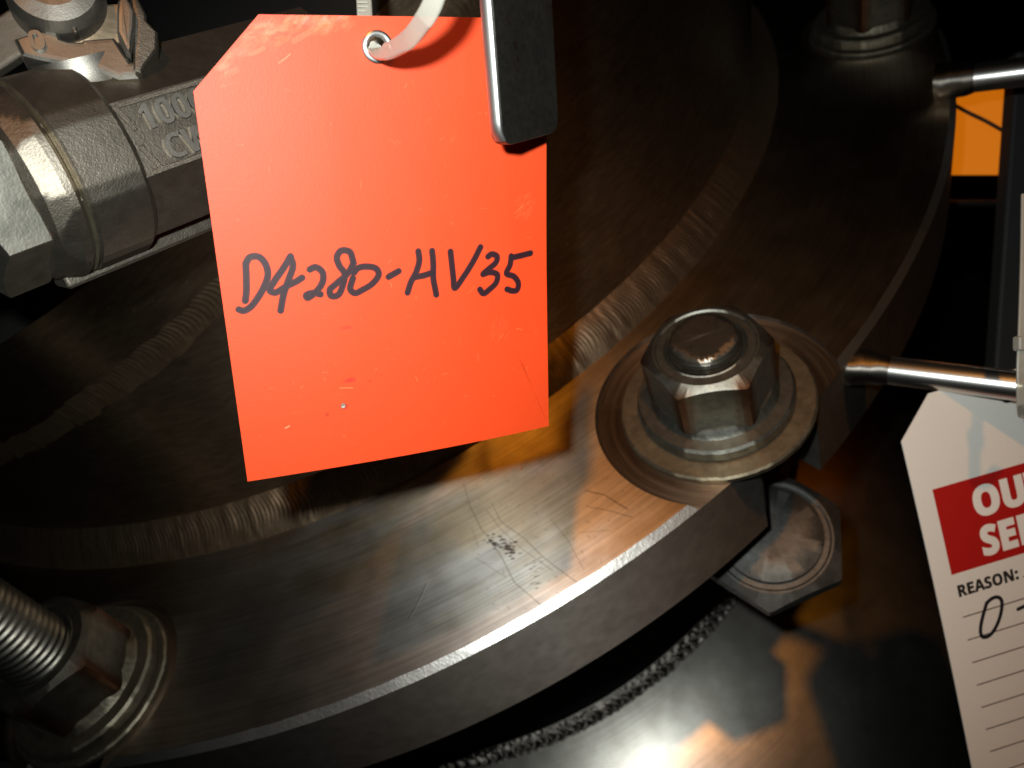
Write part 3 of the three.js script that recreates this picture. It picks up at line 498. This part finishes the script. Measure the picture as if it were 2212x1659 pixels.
// ------------------------------------------------------------------ the white service tag and its tie
{
  const w = 79, h = 146, PX = 12, cv = document.createElement('canvas'); cv.width = w * PX; cv.height = h * PX; const c = cv.getContext('2d'); c.scale(PX, PX);
  c.fillStyle = '#e6dfd6'; c.fillRect(0, 0, w, h);
  for (let k = 0; k < 2500; k++) { c.fillStyle = rnd() < 0.5 ? 'rgba(255,255,255,0.12)' : 'rgba(150,130,110,0.06)'; const s = 0.1 + 0.5 * rnd(); c.fillRect(rnd() * w, rnd() * h, s, s); }
  c.fillStyle = '#b01712'; c.fillRect(6.6, 31, 65.8, 29.5);
  c.fillStyle = '#f0e9e0'; c.textAlign = 'center'; c.font = 'bold 13.2px sans-serif';
  c.save(); c.translate(43, 0); c.scale(1.2, 1); c.lineWidth = 0.9; c.strokeStyle = '#f0e9e0'; for (const [q, y] of [['OUT OF', 44.3], ['SERVICE', 57.6]]) { c.fillText(q, 0, y, 40); c.strokeText(q, 0, y, 40); } c.restore();
  c.fillStyle = '#2a2624'; c.textAlign = 'left'; c.font = 'bold 5.4px sans-serif'; c.lineWidth = 0.25; c.strokeStyle = '#2a2624'; c.fillText('REASON:', 7.2, 68.5, 23); c.strokeText('REASON:', 7.2, 68.5, 23);
  c.strokeStyle = '#57493f'; c.lineWidth = 0.42;
  const rule = (x, y) => { c.beginPath(); c.moveTo(x, y); c.lineTo(73, y); c.stroke(); };
  rule(31, 68.3); for (let k = 0; k < 9; k++) rule(7.4, 75.6 + k * 8.1);
  c.strokeStyle = '#1c1a22'; c.lineWidth = 1.25; c.lineCap = c.lineJoin = 'round';
  c.beginPath(); c.moveTo(16.4, 73.5); c.bezierCurveTo(19.4, 71.2, 23, 72.0, 21.6, 76); c.bezierCurveTo(20.2, 80.5, 15.8, 86.2, 12.8, 84.2); c.bezierCurveTo(11, 82.4, 15, 76, 16.6, 73.2); c.stroke();
  c.beginPath(); c.moveTo(27.0, 78.6); c.lineTo(31, 78.0); c.stroke();
  const map = new THREE.CanvasTexture(cv); map.colorSpace = THREE.SRGBColorSpace; map.anisotropy = 8;
  const d0 = 0.314, tl = at(1928, 872, d0), dn = at(2100, 1659, 0.326).sub(tl).normalize();
  const wx = V(0.972, 0.178, -0.10); wx.addScaledVector(dn, -wx.dot(dn)).normalize(); const nz = wx.clone().cross(dn.clone().negate());
  const t = thing('white_tag', 'white card service tag with red block and ruled lines, hanging from the lower rod', 'tag');
  frame(t, tl.clone().addScaledVector(wx, 0.046).addScaledVector(dn, 0.0085), wx, dn.clone().negate(), nz);
  part('card', cardGeo(0.092, 0.170, 0.0150, 0.046, 0.0085, 0.0034, 0.0005, (x, y) => 0.0015 * Math.sin(y * 21)), new THREE.MeshPhysicalMaterial({ map, roughness: 0.5 }), t);
}
{
  const an = at(2204, 812, 0.272), rel = (x, y, d) => at(x, y, d).sub(an);
  const t = upright(thing('cable_tie', 'white cable tie wrapped round the lower rod at the right edge', 'cable tie'), an);
  const pts = [rel(2222, 420, 0.276), rel(2220, 560, 0.274), rel(2215, 720, 0.271), rel(2212, 790, 0.270), rel(2212, 850, 0.271), rel(2214, 890, 0.277), rel(2220, 900, 0.29)];
  part('strap', toCreasedNormals(ribbon(pts, pts.map(() => V(1, 0.05, 0.1)), 0.0046, 0.0012), 0.7), M.tie, t);
  const q = rel(2214, 742, 0.2700); part('clasp', new RoundedBoxGeometry(0.0062, 0.0048, 0.004, 2, 0.0008).translate(q.x, q.y, q.z), M.tie, t);
}

// ------------------------------------------------------------------ what stands behind, on the right
{
  const bakedGlow = new THREE.MeshStandardMaterial({ roughness: 0.6, emissiveIntensity: 1 }); bakedGlow.color.setRGB(0.3, 0.12, 0.02); bakedGlow.emissive.setRGB(0.52, 0.125, 0.003);  // amber lamp light on the sheet put in as emission
  const t = thing('baked_amber_panel', 'panel behind the flange rim, amber lamp light put in as its own glow, seen between the rods', 'panel');
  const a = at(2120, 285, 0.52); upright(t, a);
  part('sheet', new RoundedBoxGeometry(0.09, 0.054, 0.003, 2, 0.001), bakedGlow, t);
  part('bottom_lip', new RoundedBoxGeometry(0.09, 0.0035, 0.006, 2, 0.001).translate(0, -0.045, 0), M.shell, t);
  const post = upright(thing('support_post', 'black upright post at the right edge behind the rods', 'post'), at(2213, 520, 0.47));
  const pg = new RoundedBoxGeometry(0.03, 0.21, 0.012, 2, 0.002).rotateZ(-0.07); part('upright', pg, M.dark, post);
  const cb = upright(thing('black_cable', 'thin black cable crossing in front of the amber panel', 'cable'), at(2120, 270, 0.495));
  part('sheath', new THREE.TubeGeometry(new THREE.CatmullRomCurve3([[2050, 220], [2085, 240], [2130, 262], [2180, 290], [2240, 320]].map(([x, y]) => at(x, y, 0.495).sub(at(2120, 270, 0.495)))), 40, 0.0011, 10), M.dark, cb);
}

// ------------------------------------------------------------------ the lamps themselves, out of the frame
{
  const glow = (c, k) => { const m = new THREE.MeshStandardMaterial({ color: 0x111111, roughness: 0.5 }); m.emissive.setRGB(...c); m.emissiveIntensity = k; return m; };
  const f = thing('flash_lamp', 'small white flash lamp beside the lens, out of the frame', 'lamp'); upright(f, FLASH_AT.clone().add(V(0, 0, 0.004)));
  part('housing', new RoundedBoxGeometry(0.02, 0.014, 0.012, 2, 0.002).translate(0, 0, 0.0075), M.dark, f);
  part('lens', new RoundedBoxGeometry(0.015, 0.009, 0.001, 1, 0.0003).translate(0, 0, 0.0008), glow(FLASH_COLOR, 2), f);
  const w = thing('flood_lamp', 'amber flood lamp high above behind the viewer, out of the frame', 'lamp');
  const back = WARM_AT.clone().addScaledVector(WARM_DIR, 0.03), rx = V(1, 0, 0).addScaledVector(WARM_DIR, -WARM_DIR.x).normalize(), ry = WARM_DIR.clone().cross(rx);
  frame(w, back, rx, WARM_DIR, ry.negate());
  part('housing', turned([[0.001, 0.10], [0.03, 0.09], [0.045, 0.05], [0.05, 0.0], [0.046, 0.0], [0.04, 0.045], [0.001, 0.08]], 48), M.dark, w);
  part('lens', new THREE.CylinderGeometry(0.032, 0.032, 0.004, 40).translate(0, 0.002, 0), glow(WARM_COLOR, 6), w);
}

renderer.render(scene, camera);
